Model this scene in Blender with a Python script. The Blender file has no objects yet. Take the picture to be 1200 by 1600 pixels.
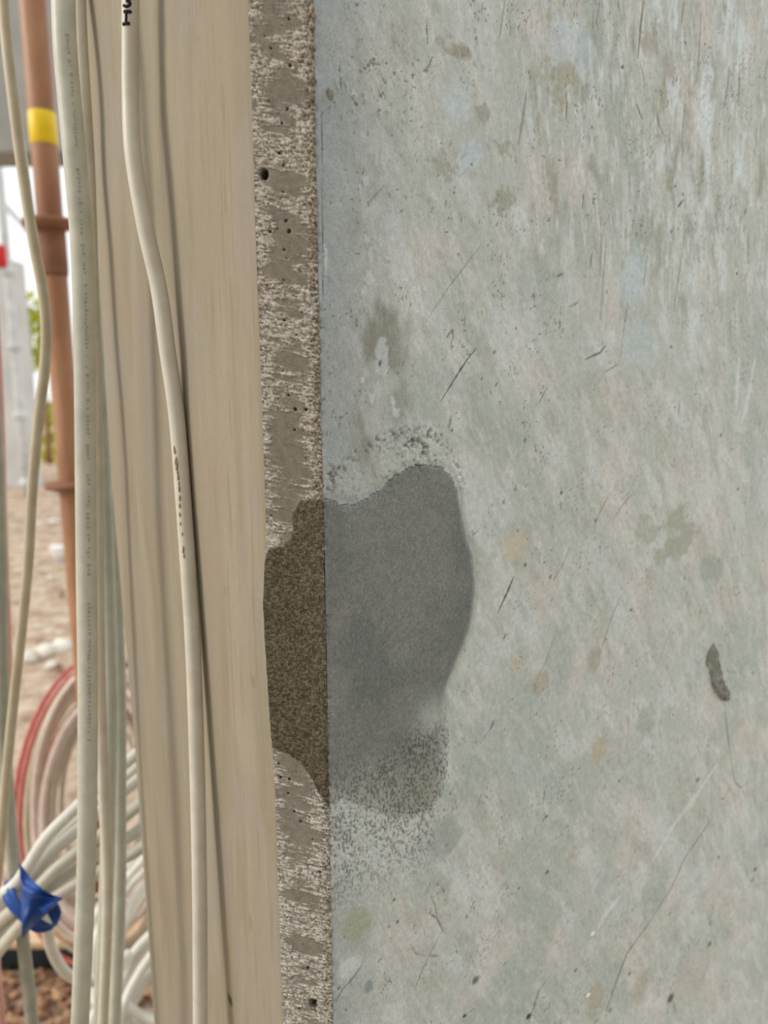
import bpy, bmesh, math, random
import numpy as np
from mathutils import Matrix, Vector

# ------------------------------------------------------------------ camera, sky, light, exposure
scene = bpy.context.scene
COL = scene.collection
random.seed(7)
RNG = np.random.default_rng(11)

PITCH, ROLL, FPX = math.radians(9.95), math.radians(0.32), 1155.6
O = np.array([0.0, 0.0, 1.4])
FWD = np.array([0, math.cos(PITCH), -math.sin(PITCH)])
_R = np.array([1.0, 0, 0]); _U = np.array([0, math.sin(PITCH), math.cos(PITCH)])
RGT = _R*math.cos(ROLL) - _U*math.sin(ROLL)
UPV = _U*math.cos(ROLL) + _R*math.sin(ROLL)

cam_data = bpy.data.cameras.new('camera')
cam = bpy.data.objects.new('camera', cam_data); COL.objects.link(cam)
cam_data.sensor_fit = 'VERTICAL'; cam_data.sensor_height = 36.0; cam_data.lens = 26.0
cam_data.clip_start = 0.01; cam_data.clip_end = 200
cam_data.dof.use_dof = True; cam_data.dof.focus_distance = 0.37; cam_data.dof.aperture_fstop = 7.2
m = Matrix.Identity(4)
for i in range(3):
    m[i][0], m[i][1], m[i][2], m[i][3] = RGT[i], UPV[i], -FWD[i], O[i]
cam.matrix_world = m
scene.camera = cam

world = bpy.data.worlds.new('overcast_sky'); scene.world = world
world.use_nodes = True
bg = world.node_tree.nodes['Background']
bg.inputs[0].default_value = (0.965, 0.99, 1.0, 1)
bg.inputs[1].default_value = 1.25

sun_data = bpy.data.lights.new('hazy_sun', 'SUN')
sun_data.energy = 1.7; sun_data.angle = math.radians(16); sun_data.color = (1.0, 0.93, 0.82)
sun = bpy.data.objects.new('hazy_sun', sun_data); COL.objects.link(sun)
SUN_AZ = np.array([0.97, 0.22]); SUN_AZ /= np.linalg.norm(SUN_AZ)      # where its light travels
sun_dir = Vector((SUN_AZ[0], SUN_AZ[1], -0.55)).normalized()
sun.rotation_euler = sun_dir.to_track_quat('-Z', 'Y').to_euler()
sun.location = (-4, -2, 5)

scene.view_settings.view_transform = 'Standard'
scene.view_settings.look = 'None'
scene.view_settings.gamma = 1.0
scene.view_settings.use_curve_mapping = False
scene.view_settings.exposure = 0.0

# ------------------------------------------------------------------ helpers
def ray(x, y): return FWD + RGT*(x-600)/FPX + UPV*(800-y)/FPX
def at(x, y, d): return O + ray(x, y)*d

def lin(r, g=None, b=None):
    v = np.array([r, g, b], float)/255
    return np.where(v <= 0.04045, v/12.92, ((v+0.055)/1.055)**2.4)

def tag(o, label=None, cat=None, group=None, kind=None):
    if label: o['label'] = label
    if cat: o['category'] = cat
    if group: o['group'] = group
    if kind: o['kind'] = kind
    return o

def empty(name, loc):
    o = bpy.data.objects.new(name, None); COL.objects.link(o)
    o.location = loc; o.empty_display_size = 0.05
    return o

def link(name, me, mat=None, parent=None, smooth=True):
    o = bpy.data.objects.new(name, me); COL.objects.link(o)
    if mat and not me.materials: me.materials.append(mat)
    if smooth and len(me.polygons): me.polygons.foreach_set('use_smooth', [True]*len(me.polygons))
    if parent:
        o.parent = parent
        off = Vector((0, 0, 0)); q = parent
        while q: off += q.location; q = q.parent
        o.matrix_parent_inverse = Matrix.Translation(-off)
    return o

def fast_mesh(name, V, Q, attrs=None):
    """V (n,3), Q (m,4) quads; attrs {name: (n,) or (n,3)}"""
    me = bpy.data.meshes.new(name)
    me.vertices.add(len(V)); me.vertices.foreach_set('co', V.astype(np.float32).ravel())
    nq = len(Q)
    me.loops.add(nq*4); me.loops.foreach_set('vertex_index', Q.astype(np.int32).ravel())
    me.polygons.add(nq)
    me.polygons.foreach_set('loop_start', np.arange(0, nq*4, 4, dtype=np.int32))
    me.polygons.foreach_set('use_smooth', np.ones(nq, bool))
    me.update(calc_edges=True)
    for k, a in (attrs or {}).items():
        if a.ndim == 2:
            t = me.attributes.new(k, 'FLOAT_COLOR', 'POINT')
            t.data.foreach_set('color', np.c_[a, np.ones(len(a))].astype(np.float32).ravel())
        else:
            t = me.attributes.new(k, 'FLOAT', 'POINT'); t.data.foreach_set('value', a.astype(np.float32))
    return me

def py_mesh(name, v, f):
    me = bpy.data.meshes.new(name); me.from_pydata([tuple(map(float, p)) for p in v], [], f); me.update(); return me

def box_geo(x0, x1, y0, y1, z0, z1):
    v = [(x, y, z) for z in (z0, z1) for y in (y0, y1) for x in (x0, x1)]
    return v, [(0, 2, 3, 1), (4, 5, 7, 6), (0, 1, 5, 4), (2, 6, 7, 3), (0, 4, 6, 2), (1, 3, 7, 5)]

def bevel_box(name, x0, x1, y0, y1, z0, z1, b=0.004, M=None):
    v, f = box_geo(x0, x1, y0, y1, z0, z1)
    bm = bmesh.new(); vs = [bm.verts.new(p) for p in v]
    for q in f: bm.faces.new([vs[i] for i in q])
    bmesh.ops.bevel(bm, geom=bm.edges[:], offset=b, segments=2, affect='EDGES', profile=0.5)
    if M: bm.transform(M)
    bmesh.ops.recalc_face_normals(bm, faces=bm.faces[:])
    me = bpy.data.meshes.new(name); bm.to_mesh(me); bm.free(); return me

_perm = RNG.random((512, 512))
def vnoise(x, y, seed=0):
    x = x + seed*37.17; y = y + seed*91.73
    xi = np.floor(x).astype(np.int64); yi = np.floor(y).astype(np.int64)
    fx = x-xi; fy = y-yi
    fx = fx*fx*(3-2*fx); fy = fy*fy*(3-2*fy)
    a = _perm[xi & 511, yi & 511]; b = _perm[(xi+1) & 511, yi & 511]
    c = _perm[xi & 511, (yi+1) & 511]; d = _perm[(xi+1) & 511, (yi+1) & 511]
    return (a*(1-fx)+b*fx)*(1-fy)+(c*(1-fx)+d*fx)*fy
def fbm(x, y, oct=4, seed=0):
    s = np.zeros(np.broadcast(x, y).shape); amp = 1.0; tot = 0
    for k in range(oct):
        s += amp*vnoise(x*2**k*1.01 + 3.3*k, y*2**k*1.01 + 7.7*k, seed+k); tot += amp; amp *= 0.5
    return s/tot
def sstep(a, b, x):
    t = np.clip((x-a)/(b-a), 0, 1); return t*t*(3-2*t)
def mix(a, b, t): return a*(1-t)+b*t

def catmull(P, n):
    P = np.array(P, float); out = []
    Q = np.vstack([2*P[0]-P[1], P, 2*P[-1]-P[-2]])
    for i in range(1, len(Q)-2):
        for k in range(n):
            t = k/n
            a, b, c, d = Q[i-1], Q[i], Q[i+1], Q[i+2]
            out.append(0.5*((2*b)+(c-a)*t+(2*a-5*b+4*c-d)*t*t+(3*b-a-3*c+d)*t**3))
    out.append(P[-1]); return np.array(out)

def tube_geo(P, r, seg=14, flat=1.0, flat_axis=None):
    P = np.array(P, float); n = len(P); r = np.broadcast_to(r, (n,))
    T = np.gradient(P, axis=0); T /= np.linalg.norm(T, axis=1)[:, None]
    ref = np.array([0, 0, 1.0]) if abs(T[0][2]) < 0.9 else np.array([1.0, 0, 0])
    N = np.cross(T[0], ref); N /= np.linalg.norm(N)
    v = []
    for i in range(n):
        N = N - T[i]*np.dot(N, T[i]); N /= np.linalg.norm(N); B = np.cross(T[i], N)
        for k in range(seg):
            a = 2*math.pi*k/seg
            v.append(P[i] + r[i]*(math.cos(a)*N + math.sin(a)*B))
    f = []
    for i in range(n-1):
        for k in range(seg):
            k2 = (k+1) % seg
            f.append((i*seg+k, i*seg+k2, (i+1)*seg+k2, (i+1)*seg+k))
    f.append(tuple(range(seg-1, -1, -1))); f.append(tuple((n-1)*seg+k for k in range(seg)))
    return v, f
def tube(name, P, r, mat, parent=None, seg=14, n=10, smooth_path=True):
    P = catmull(P, n) if smooth_path else np.array(P, float)
    if np.ndim(r) == 1: r = np.interp(np.linspace(0, 1, len(P)), np.linspace(0, 1, len(r)), r)
    v, f = tube_geo(P, r, seg)
    return link(name, py_mesh(name, v, f), mat, parent)

def join_geo(parts):
    V, F = [], []
    for v, f in parts:
        o = len(V); V += list(v); F += [tuple(i+o for i in q) for q in f]
    return V, F

# ------------------------------------------------------------------ materials
def new_mat(name):
    mt = bpy.data.materials.new(name); mt.use_nodes = True
    nt = mt.node_tree; b = nt.nodes['Principled BSDF']
    return mt, nt, b
def nd(nt, t, **kw):
    n = nt.nodes.new(t)
    for k, v in kw.items():
        if k.startswith('_'): setattr(n, k[1:], v)
        else: n.inputs[k.replace('__', ' ')].default_value = v
    return n

def attr_concrete(name, fine=1100.0, spread=0.22, bump=0.35, dist=0.0004):
    """colour and grain come from attributes (the chamfer tint also holds shade), fine sand grain from noise"""
    mt, nt, b = new_mat(name); L = nt.links.new
    tc = nd(nt, 'ShaderNodeTexCoord')
    at_ = nd(nt, 'ShaderNodeAttribute', _attribute_name='tint')
    gr = nd(nt, 'ShaderNodeAttribute', _attribute_name='grain')
    wt = nd(nt, 'ShaderNodeAttribute', _attribute_name='wet')
    n1 = nd(nt, 'ShaderNodeTexNoise', Scale=fine, Detail=3.0, Roughness=0.6); L(tc.outputs['Object'], n1.inputs['Vector'])
    n2 = nd(nt, 'ShaderNodeTexNoise', Scale=fine*0.28, Detail=4.0, Roughness=0.6); L(tc.outputs['Object'], n2.inputs['Vector'])
    r1 = nd(nt, 'ShaderNodeMapRange'); r1.inputs[1].default_value = 0.25; r1.inputs[2].default_value = 0.75
    r1.inputs[3].default_value = 1-spread; r1.inputs[4].default_value = 1+spread; L(n1.outputs['Fac'], r1.inputs[0])
    r2 = nd(nt, 'ShaderNodeMapRange'); r2.inputs[1].default_value = 0.3; r2.inputs[2].default_value = 0.7
    r2.inputs[3].default_value = 1-spread*.45; r2.inputs[4].default_value = 1+spread*.45; L(n2.outputs['Fac'], r2.inputs[0])
    # grain weights the speckle too
    gw = nd(nt, 'ShaderNodeMapRange'); gw.inputs[3].default_value = 0.3; gw.inputs[4].default_value = 1.0
    L(gr.outputs['Fac'], gw.inputs[0])
    mx = nd(nt, 'ShaderNodeMix', _data_type='FLOAT'); mx.inputs[2].default_value = 1.0
    L(gw.outputs[0], mx.inputs[0]); L(r1.outputs[0], mx.inputs[3])
    ml = nd(nt, 'ShaderNodeMath', _operation='MULTIPLY'); L(mx.outputs[0], ml.inputs[0]); L(r2.outputs[0], ml.inputs[1])
    vm = nd(nt, 'ShaderNodeVectorMath', _operation='SCALE'); L(at_.outputs['Color'], vm.inputs[0]); L(ml.outputs[0], vm.inputs['Scale'])
    L(vm.outputs[0], b.inputs['Base Color'])
    bp = nd(nt, 'ShaderNodeBump', Distance=dist); bp.inputs['Strength'].default_value = bump
    hm = nd(nt, 'ShaderNodeMath', _operation='MULTIPLY'); L(n1.outputs['Fac'], hm.inputs[0]); L(gw.outputs[0], hm.inputs[1])
    L(hm.outputs[0], bp.inputs['Height']); L(bp.outputs['Normal'], b.inputs['Normal'])
    rr = nd(nt, 'ShaderNodeMapRange'); rr.inputs[3].default_value = 0.86; rr.inputs[4].default_value = 0.62
    L(wt.outputs['Fac'], rr.inputs[0]); L(rr.outputs[0], b.inputs['Roughness'])
    b.inputs['Specular IOR Level'].default_value = 0.25
    return mt

def noisy(name, c1, c2, scale=8.0, rough=0.6, bump=0.0, bscale=None, detail=5.0, stretch=(1, 1, 1), spec=0.3, lo=.35, hi=.65, dist=.01):
    mt, nt, b = new_mat(name); L = nt.links.new
    tc = nd(nt, 'ShaderNodeTexCoord'); mp = nd(nt, 'ShaderNodeMapping'); mp.inputs['Scale'].default_value = stretch
    L(tc.outputs['Object'], mp.inputs[0])
    n = nd(nt, 'ShaderNodeTexNoise', Scale=scale, Detail=detail, Roughness=0.6); L(mp.outputs[0], n.inputs['Vector'])
    cr = nd(nt, 'ShaderNodeValToRGB'); cr.color_ramp.elements[0].position = lo; cr.color_ramp.elements[1].position = hi
    cr.color_ramp.elements[0].color = (*lin(*c1), 1); cr.color_ramp.elements[1].color = (*lin(*c2), 1)
    L(n.outputs['Fac'], cr.inputs[0]); L(cr.outputs[0], b.inputs['Base Color'])
    b.inputs['Roughness'].default_value = rough; b.inputs['Specular IOR Level'].default_value = spec
    if bump:
        n2 = nd(nt, 'ShaderNodeTexNoise', Scale=bscale or scale*3, Detail=6.0); L(mp.outputs[0], n2.inputs['Vector'])
        bp = nd(nt, 'ShaderNodeBump', Distance=dist); bp.inputs['Strength'].default_value = bump
        L(n2.outputs['Fac'], bp.inputs['Height']); L(bp.outputs['Normal'], b.inputs['Normal'])
    return mt

M_CONC = attr_concrete('cast_concrete')
M_CHAM = attr_concrete('scraped_concrete', fine=1300.0, spread=0.38, bump=0.6, dist=0.0006)
M_SIDE = attr_concrete('tan_concrete', fine=700.0, spread=0.06, bump=0.1)
M_BACK = noisy('plain_concrete', (150, 150, 142), (172, 172, 164), 12, 0.85, 0.2)
M_CABLE = noisy('cream_pvc', (205, 198, 180), (218, 212, 196), 60, 0.42, spec=0.4)
M_CABLE2 = noisy('greenish_white_pvc', (190, 189, 173), (206, 205, 189), 60, 0.42, spec=0.4)
M_CABLE3 = noisy('white_pvc', (222, 218, 206), (234, 230, 220), 60, 0.45, spec=0.4)
M_CABLE4 = noisy('dusty_beige_pvc', (188, 174, 146), (202, 190, 164), 60, 0.5, spec=0.35)
M_PINK = noisy('pink_pvc', (214, 150, 140), (224, 172, 160), 50, 0.45, spec=0.4)
M_RED = noisy('red_pvc', (186, 92, 86), (200, 112, 104), 50, 0.45, spec=0.4)
M_GREYC = noisy('grey_pvc', (156, 154, 138), (174, 172, 156), 50, 0.5, spec=0.4)
M_BLUSH = noisy('blush_pvc', (206, 184, 170), (222, 204, 192), 50, 0.45, spec=0.4)
M_INK = noisy('black_marker_ink', (24, 22, 20), (38, 34, 30), 300, 0.5)
M_PRINT = noisy('grey_print_ink', (162, 164, 150), (182, 183, 170), 300, 0.6)
M_RUST = noisy('rusty_steel', (146, 98, 68), (186, 140, 104), 9, 0.45, 0.15, 60, stretch=(1, 1, .35), spec=0.4)
M_RUSTD = noisy('dark_rusty_steel', (122, 82, 60), (152, 106, 80), 14, 0.65, 0.15, 60)
M_YEL = noisy('yellow_tape', (236, 196, 20), (244, 208, 40), 30, 0.4)
M_BLUE = noisy('blue_tape', (22, 58, 128), (40, 86, 164), 40, 0.4, 0.4, 90, dist=.002)
M_PLY = noisy('pale_plywood', (214, 180, 142), (228, 198, 164), 6, 0.7, stretch=(1, 8, 1))
M_BLACK = noisy('black_painted_timber', (34, 40, 44), (48, 54, 58), 12, 0.6)
M_GROUND = noisy('pinkish_sand', (150, 124, 102), (214, 194, 172), 9, 0.95, 0.7, 26, detail=9, dist=.03)
M_ROCK = noisy('pale_rock', (214, 206, 190), (236, 230, 220), 14, 0.9, 0.4, 40)
M_GRAVEL = noisy('reddish_gravel_stone', (112, 78, 58), (196, 158, 124), 22, 0.85, 0.3, 60)
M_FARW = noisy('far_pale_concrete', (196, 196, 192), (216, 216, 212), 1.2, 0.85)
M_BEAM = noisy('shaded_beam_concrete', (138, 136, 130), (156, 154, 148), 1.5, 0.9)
M_WSTEEL = noisy('galvanised_steel', (196, 200, 200), (220, 222, 222), 8, 0.4)
M_REDP = noisy('red_paint', (200, 40, 44), (214, 56, 58), 8, 0.5)
M_LEAF = noisy('yellow_green_leaf', (128, 146, 44), (226, 224, 76), 2.0, 0.6)
M_CUP = noisy('white_plastic', (238, 240, 242), (248, 248, 248), 20, 0.4)
M_STEELW = noisy('bright_wire', (210, 208, 204), (226, 224, 220), 40, 0.35)

# ------------------------------------------------------------------ the concrete column
ALPHA = math.radians(35)
FD = np.array([math.cos(ALPHA), math.sin(ALPHA), 0]); SD = np.array([-math.sin(ALPHA), math.cos(ALPHA), 0])
NF = np.array([math.sin(ALPHA), -math.cos(ALPHA), 0]); NS = -FD.copy()
NF = -SD.copy()
CH = 0.0192
ER = at(505, 800, 0.335)                       # edge chamfer / front
EL = ER + CH*(SD-FD)                           # edge chamfer / side
THICK, LENGTH, TOP = 0.250, 1.25, 2.9
CD = (SD-FD)/np.linalg.norm(SD-FD); NC = (NF+NS)/np.linalg.norm(NF+NS); CW = CH*math.sqrt(2)

def on_plane(x, y, P, n):
    r = ray(x, y); return O + r*(np.dot(P-O, n)/np.dot(r, n))
def fuv(x, y): q = on_plane(x, y, ER, NF); return np.dot(q-ER, FD), q[2]
def cuv(x, y): q = on_plane(x, y, ER, NC); return np.dot(q-ER, CD), q[2]
def suv(x, y): q = on_plane(x, y, EL, NS); return np.dot(q-EL, SD), q[2]
def poly(fn, pts): return np.array([fn(*p) for p in pts])

class Grid:
    def __init__(s, u, v):
        s.u, s.v = u, v
        s.U, s.V = np.meshgrid(u, v, indexing='ij')
    def window(s, pts, m):
        i0, i1 = np.searchsorted(s.u, [pts[:, 0].min()-m, pts[:, 0].max()+m])
        j0, j1 = np.searchsorted(s.v, [pts[:, 1].min()-m, pts[:, 1].max()+m])
        return slice(max(i0-1, 0), i1+1), slice(max(j0-1, 0), j1+1)
    def line_dist(s, pts, m):
        w = s.window(pts, m); X, Y = s.U[w], s.V[w]; d = np.full(X.shape, 9.0); tt = np.zeros(X.shape)
        n = len(pts)-1
        for i in range(n):
            a, b = pts[i], pts[i+1]; ab = b-a; l2 = max(ab@ab, 1e-12)
            t = np.clip(((X-a[0])*ab[0]+(Y-a[1])*ab[1])/l2, 0, 1)
            q = np.hypot(X-a[0]-t*ab[0], Y-a[1]-t*ab[1])
            k = q < d; d[k] = q[k]; tt[k] = (i+t[k])/n
        return w, d, tt
    def poly_sd(s, pts, m):
        """signed distance, positive inside"""
        P = np.vstack([pts, pts[:1]]); w, d, _ = s.line_dist(P, m)
        X, Y = s.U[w], s.V[w]; ins = np.zeros(X.shape, bool)
        for i in range(len(pts)):
            a, b = P[i], P[i+1]
            c = ((a[1] > Y) != (b[1] > Y)); 
            with np.errstate(divide='ignore', invalid='ignore'):
                xi = (b[0]-a[0])*(Y-a[1])/(b[1]-a[1]+1e-15)+a[0]
            ins ^= c & (X < xi)
        out = np.full(s.U.shape, -9.0); out[w] = np.where(ins, d, -d); return out

def spread_axis(lo, hi, dense, coarse_lo, coarse_hi, grow=1.25, cap=0.05):
    a = [lo]
    st = dense
    while a[-1] > coarse_lo: st = min(st*grow, cap); a.append(a[-1]-st)
    a[-1] = min(a[-1], coarse_lo) if len(a) > 1 else a[-1]
    left = a[::-1][:-1]
    mid = list(np.linspace(lo, hi, max(2, int((hi-lo)/dense))))
    b = [hi]; st = dense
    while b[-1] < coarse_hi: st = min(st*grow, cap); b.append(b[-1]+st)
    return np.array(left+mid+b[1:])
def edge_jit(z):       # how far the arris is crumbled back, metres
    e = 0.0022*np.clip(fbm(z*420, z*0+3.1, 3, 5)-0.42, 0, 1)*2.2
    return e + 0.0006*np.clip(vnoise(z*95, z*0+8.2, 9)-0.55, 0, 1)*2

def quads(nu, nv):
    i, j = np.meshgrid(np.arange(nu-1), np.arange(nv-1), indexing='ij')
    a = i*nv+j
    return np.stack([a, a+nv, a+nv+1, a+1], -1).reshape(-1, 4)
def build_grid(parent, G, base, du, n, H, attrs, mat, parts, shift=None):
    """parts: list of (name, face mask over quads or None)"""
    P = base[None, None, :] + G.U[..., None]*du + H[..., None]*n
    P[..., 2] = G.V
    if shift is not None: P = P + shift
    V = P.reshape(-1, 3); Q = quads(*G.U.shape)
    A = {k: (a.reshape(-1, 3) if a.ndim == 3 else a.reshape(-1)) for k, a in attrs.items()}
    out = []
    for name, vm in parts:
        if vm is None: q = Q; use = np.arange(len(V))
        else:
            fm = vm.reshape(-1)[Q].sum(1) >= 2
            q = Q[fm]
        use = np.unique(q); rm = np.full(len(V), -1, np.int64); rm[use] = np.arange(len(use))
        me = fast_mesh(name, V[use], rm[q], {k: a[use] for k, a in A.items()})
        out.append(link(name, me, mat, parent, smooth=False))
    return out

column = empty('concrete_column', (ER[0], ER[1], 0))
tag(column, 'grey concrete column corner with a scraped chamfered edge and a damp mortar repair', 'column')

# ---- front face -----------------------------------------------------------------------------
PATCH = [(498, 779), (516, 779), (534, 789), (556, 788), (576, 778), (596, 764), (611, 748), (632, 734), (660, 726), (690, 730),
         (707, 745), (715, 770), (720, 800), (728, 838), (738, 866), (742, 900), (740, 942), (733, 982), (721, 1012),
         (707, 1047), (694, 1080), (690, 1120), (693, 1165), (690, 1205), (683, 1240), (668, 1264), (640, 1272), (610, 1268),
         (585, 1262), (556, 1254), (534, 1246), (512, 1256), (498, 1258)]
def make_front():
    uax = np.concatenate([np.array([0, .00025]), spread_axis(0.0006, 0.135, 0.00048, 0.0006, 0.135)[:-1],
                          spread_axis(0.135, 0.47, 0.00078, 0.135, LENGTH, 1.3, 0.06)])
    G = Grid(uax, spread_axis(0.80, 1.66, 0.00072, 0.0, TOP, 1.3, 0.06))
    U, V = G.U, G.V
    mm = 1000.0
    u, v = U*mm, V*mm
    px0 = 0.3
    # relief
    H = 0.0005*(fbm(u/38, v/55, 3, 1)-.5) + 0.00012*(fbm(u/4, v/7, 3, 2)-.5)
    grain = 0.12+.38*(1-sstep(30, 110, u))+0.1*fbm(u/20, v/20, 2, 3)
    # colours of the cement skin
    C = np.empty(U.shape+(3,)); C[:] = lin(181, 184, 176)
    def blend(col, w):
        C[:] = C + (lin(*col)-C)*np.clip(w, 0, 1)[..., None]
    far = sstep(70, 180, u)
    cu, cv = u + .12*v, v - .2*u
    # trowel strokes: near vertical above, slanting below
    up = sstep(1370, 1500, v)*sstep(60, 150, u)
    # warp the direction a little so strokes do not run parallel
    wu = 5*(fbm(u/30, v/45, 2, 18)-.5); wv = 8*(fbm(u/40, v/40, 2, 19)-.5)
    sa, ta = (u+wu)*.99 + (v+wv)*.13, (v+wv)*.99-(u+wu)*.13
    sb, tb_ = (u+wu)*.86 + (v+wv)*.5, (v+wv)*.86-(u+wu)*.5
    upn = np.clip(up + .5*(fbm(u/25, v/25, 3, 17)-.5), 0, 1)
    def stroke(a_, b_, o_, sd_):
        hi = fbm(sa/a_, ta/b_, o_, sd_); lo = fbm(sb/a_, tb_/b_, o_, sd_+300)
        w = np.where(hi+.0 > 0, upn, upn); return hi*w + lo*(1-w) + (np.maximum(hi, lo)-.5)*0
    n1 = stroke(26, 42, 4, 20); n2 = stroke(17, 36, 4, 21); n3 = stroke(11, 24, 4, 22); n4 = fbm(u/45, v/60, 3, 23)
    fine = stroke(3.6, 10, 4, 24); finer = stroke(1.1, 9, 3, 25)
    blend((191, 188, 180), sstep(.48, .70, n1)*.8)
    blend((199, 206, 205), sstep(.52, .70, n2)*mix(.35, .95, far*up))
    blend((160, 161, 146), sstep(.54, .74, n3)*mix(.28, .85, far*up))
    blend((170, 177, 169), sstep(.5, .68, n4)*.7)
    blend((197, 197, 191), sstep(.52, .74, stroke(8, 24, 4, 31))*.55)
    blend((150, 152, 144), sstep(.58, .78, fine)*mix(.25, .42, far*up))
    blend((206, 208, 204), sstep(.56, .76, stroke(2.6, 11, 4, 33))*mix(.22, .6, far*up))
    blend((140, 146, 140), sstep(.64, .8, finer)*mix(.12, .32, far*up))
    H -= 0.00010*sstep(.62, .8, finer)*far*up
    # bluish cement skin near the arris
    nb = fbm(u/14, v/40, 4, 26)
    blend((156, 162, 161), (1-sstep(4, 60, u+30*(nb-.5)))*.55*sstep(1240, 1360, v))
    blend((146, 151, 150), (1-sstep(1, 30, u+14*(nb-.5)))*.4)
    blend((140, 139, 126), sstep(.5, .7, fbm(u/13, v/26, 4, 27))*(sstep(12, 26, u)*(1-sstep(34, 60, u)))*sstep(1330, 1380, v)*(1-sstep(1450, 1500, v))*.8)
    # fine brush lines
    fb = fbm((u+.25*v)/.55, (v-.25*u)/5, 3, 28)
    C *= (1+0.09*(fb-.5)*2*(1-far*.5))[..., None]
    sp = vnoise(u/.9, v/1.3, 41)
    speck = sstep(.93, .99, sp*(.75+.5*fbm(u/12, v/12, 2, 42)))
    blend((105, 104, 92), speck*.6); H -= 0.0002*speck
    # marks: lines drawn or scratched into the skin  (points in the photograph, width mm, darkness, depth mm, colour)
    def mark(pts, w=.35, k=.7, dep=.15, col=(88, 88, 80), taper=True, jit=.35):
        P = poly(fuv, pts); wn, d, t = G.line_dist(P, .006)
        ww = w/mm*(.45+.55*np.sin(np.pi*np.clip(t, .02, .98)) if taper else 1)
        ww = ww*(1-jit+2*jit*vnoise(t*len(pts)*9+pts[0][0], t*0+pts[0][1]*.1, 50))
        a = np.clip(1.25-d/ww, 0, 1)*k
        C[wn] = C[wn] + (lin(*col)-C[wn])*a[..., None]
        H[wn] -= dep/mm*np.exp(-(d/(w/mm*1.2))**2)
    def blob(x, y, rx, ry, col, k=.8, dep=0., rough=.5, seed=0, soft=.35, ang=0):
        P = fuv(x, y); sc = np.linalg.norm(np.array(fuv(x+1, y))-np.array(P)); sc2 = abs(fuv(x, y+1)[1]-P[1])
        R = max(rx*sc, ry*sc2)*1.8+.001
        wn = G.window(np.array([P]), R); X = (U[wn]-P[0]); Y = (V[wn]-P[1])
        ca, sa = math.cos(ang), math.sin(ang); X, Y = ca*X+sa*Y, -sa*X+ca*Y
        d = np.hypot(X/(rx*sc), Y/(ry*sc2))
        d = d + rough*(fbm(U[wn]*mm/(rx*sc*mm*.7), V[wn]*mm/(rx*sc*mm*.7), 3, 60+seed)-.5)*2
        a = 1-sstep(1-soft, 1+soft, d)
        if k: C[wn] = C[wn] + (lin(*col)-C[wn])*(a*k)[..., None]
        H[wn] += dep/mm*a
    D = (84, 84, 76)
    mark([(503, 150), (503, 240), (504, 330), (505, 400), (504, 486)], .2, .8, .15, (70, 74, 74), False)
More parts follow.
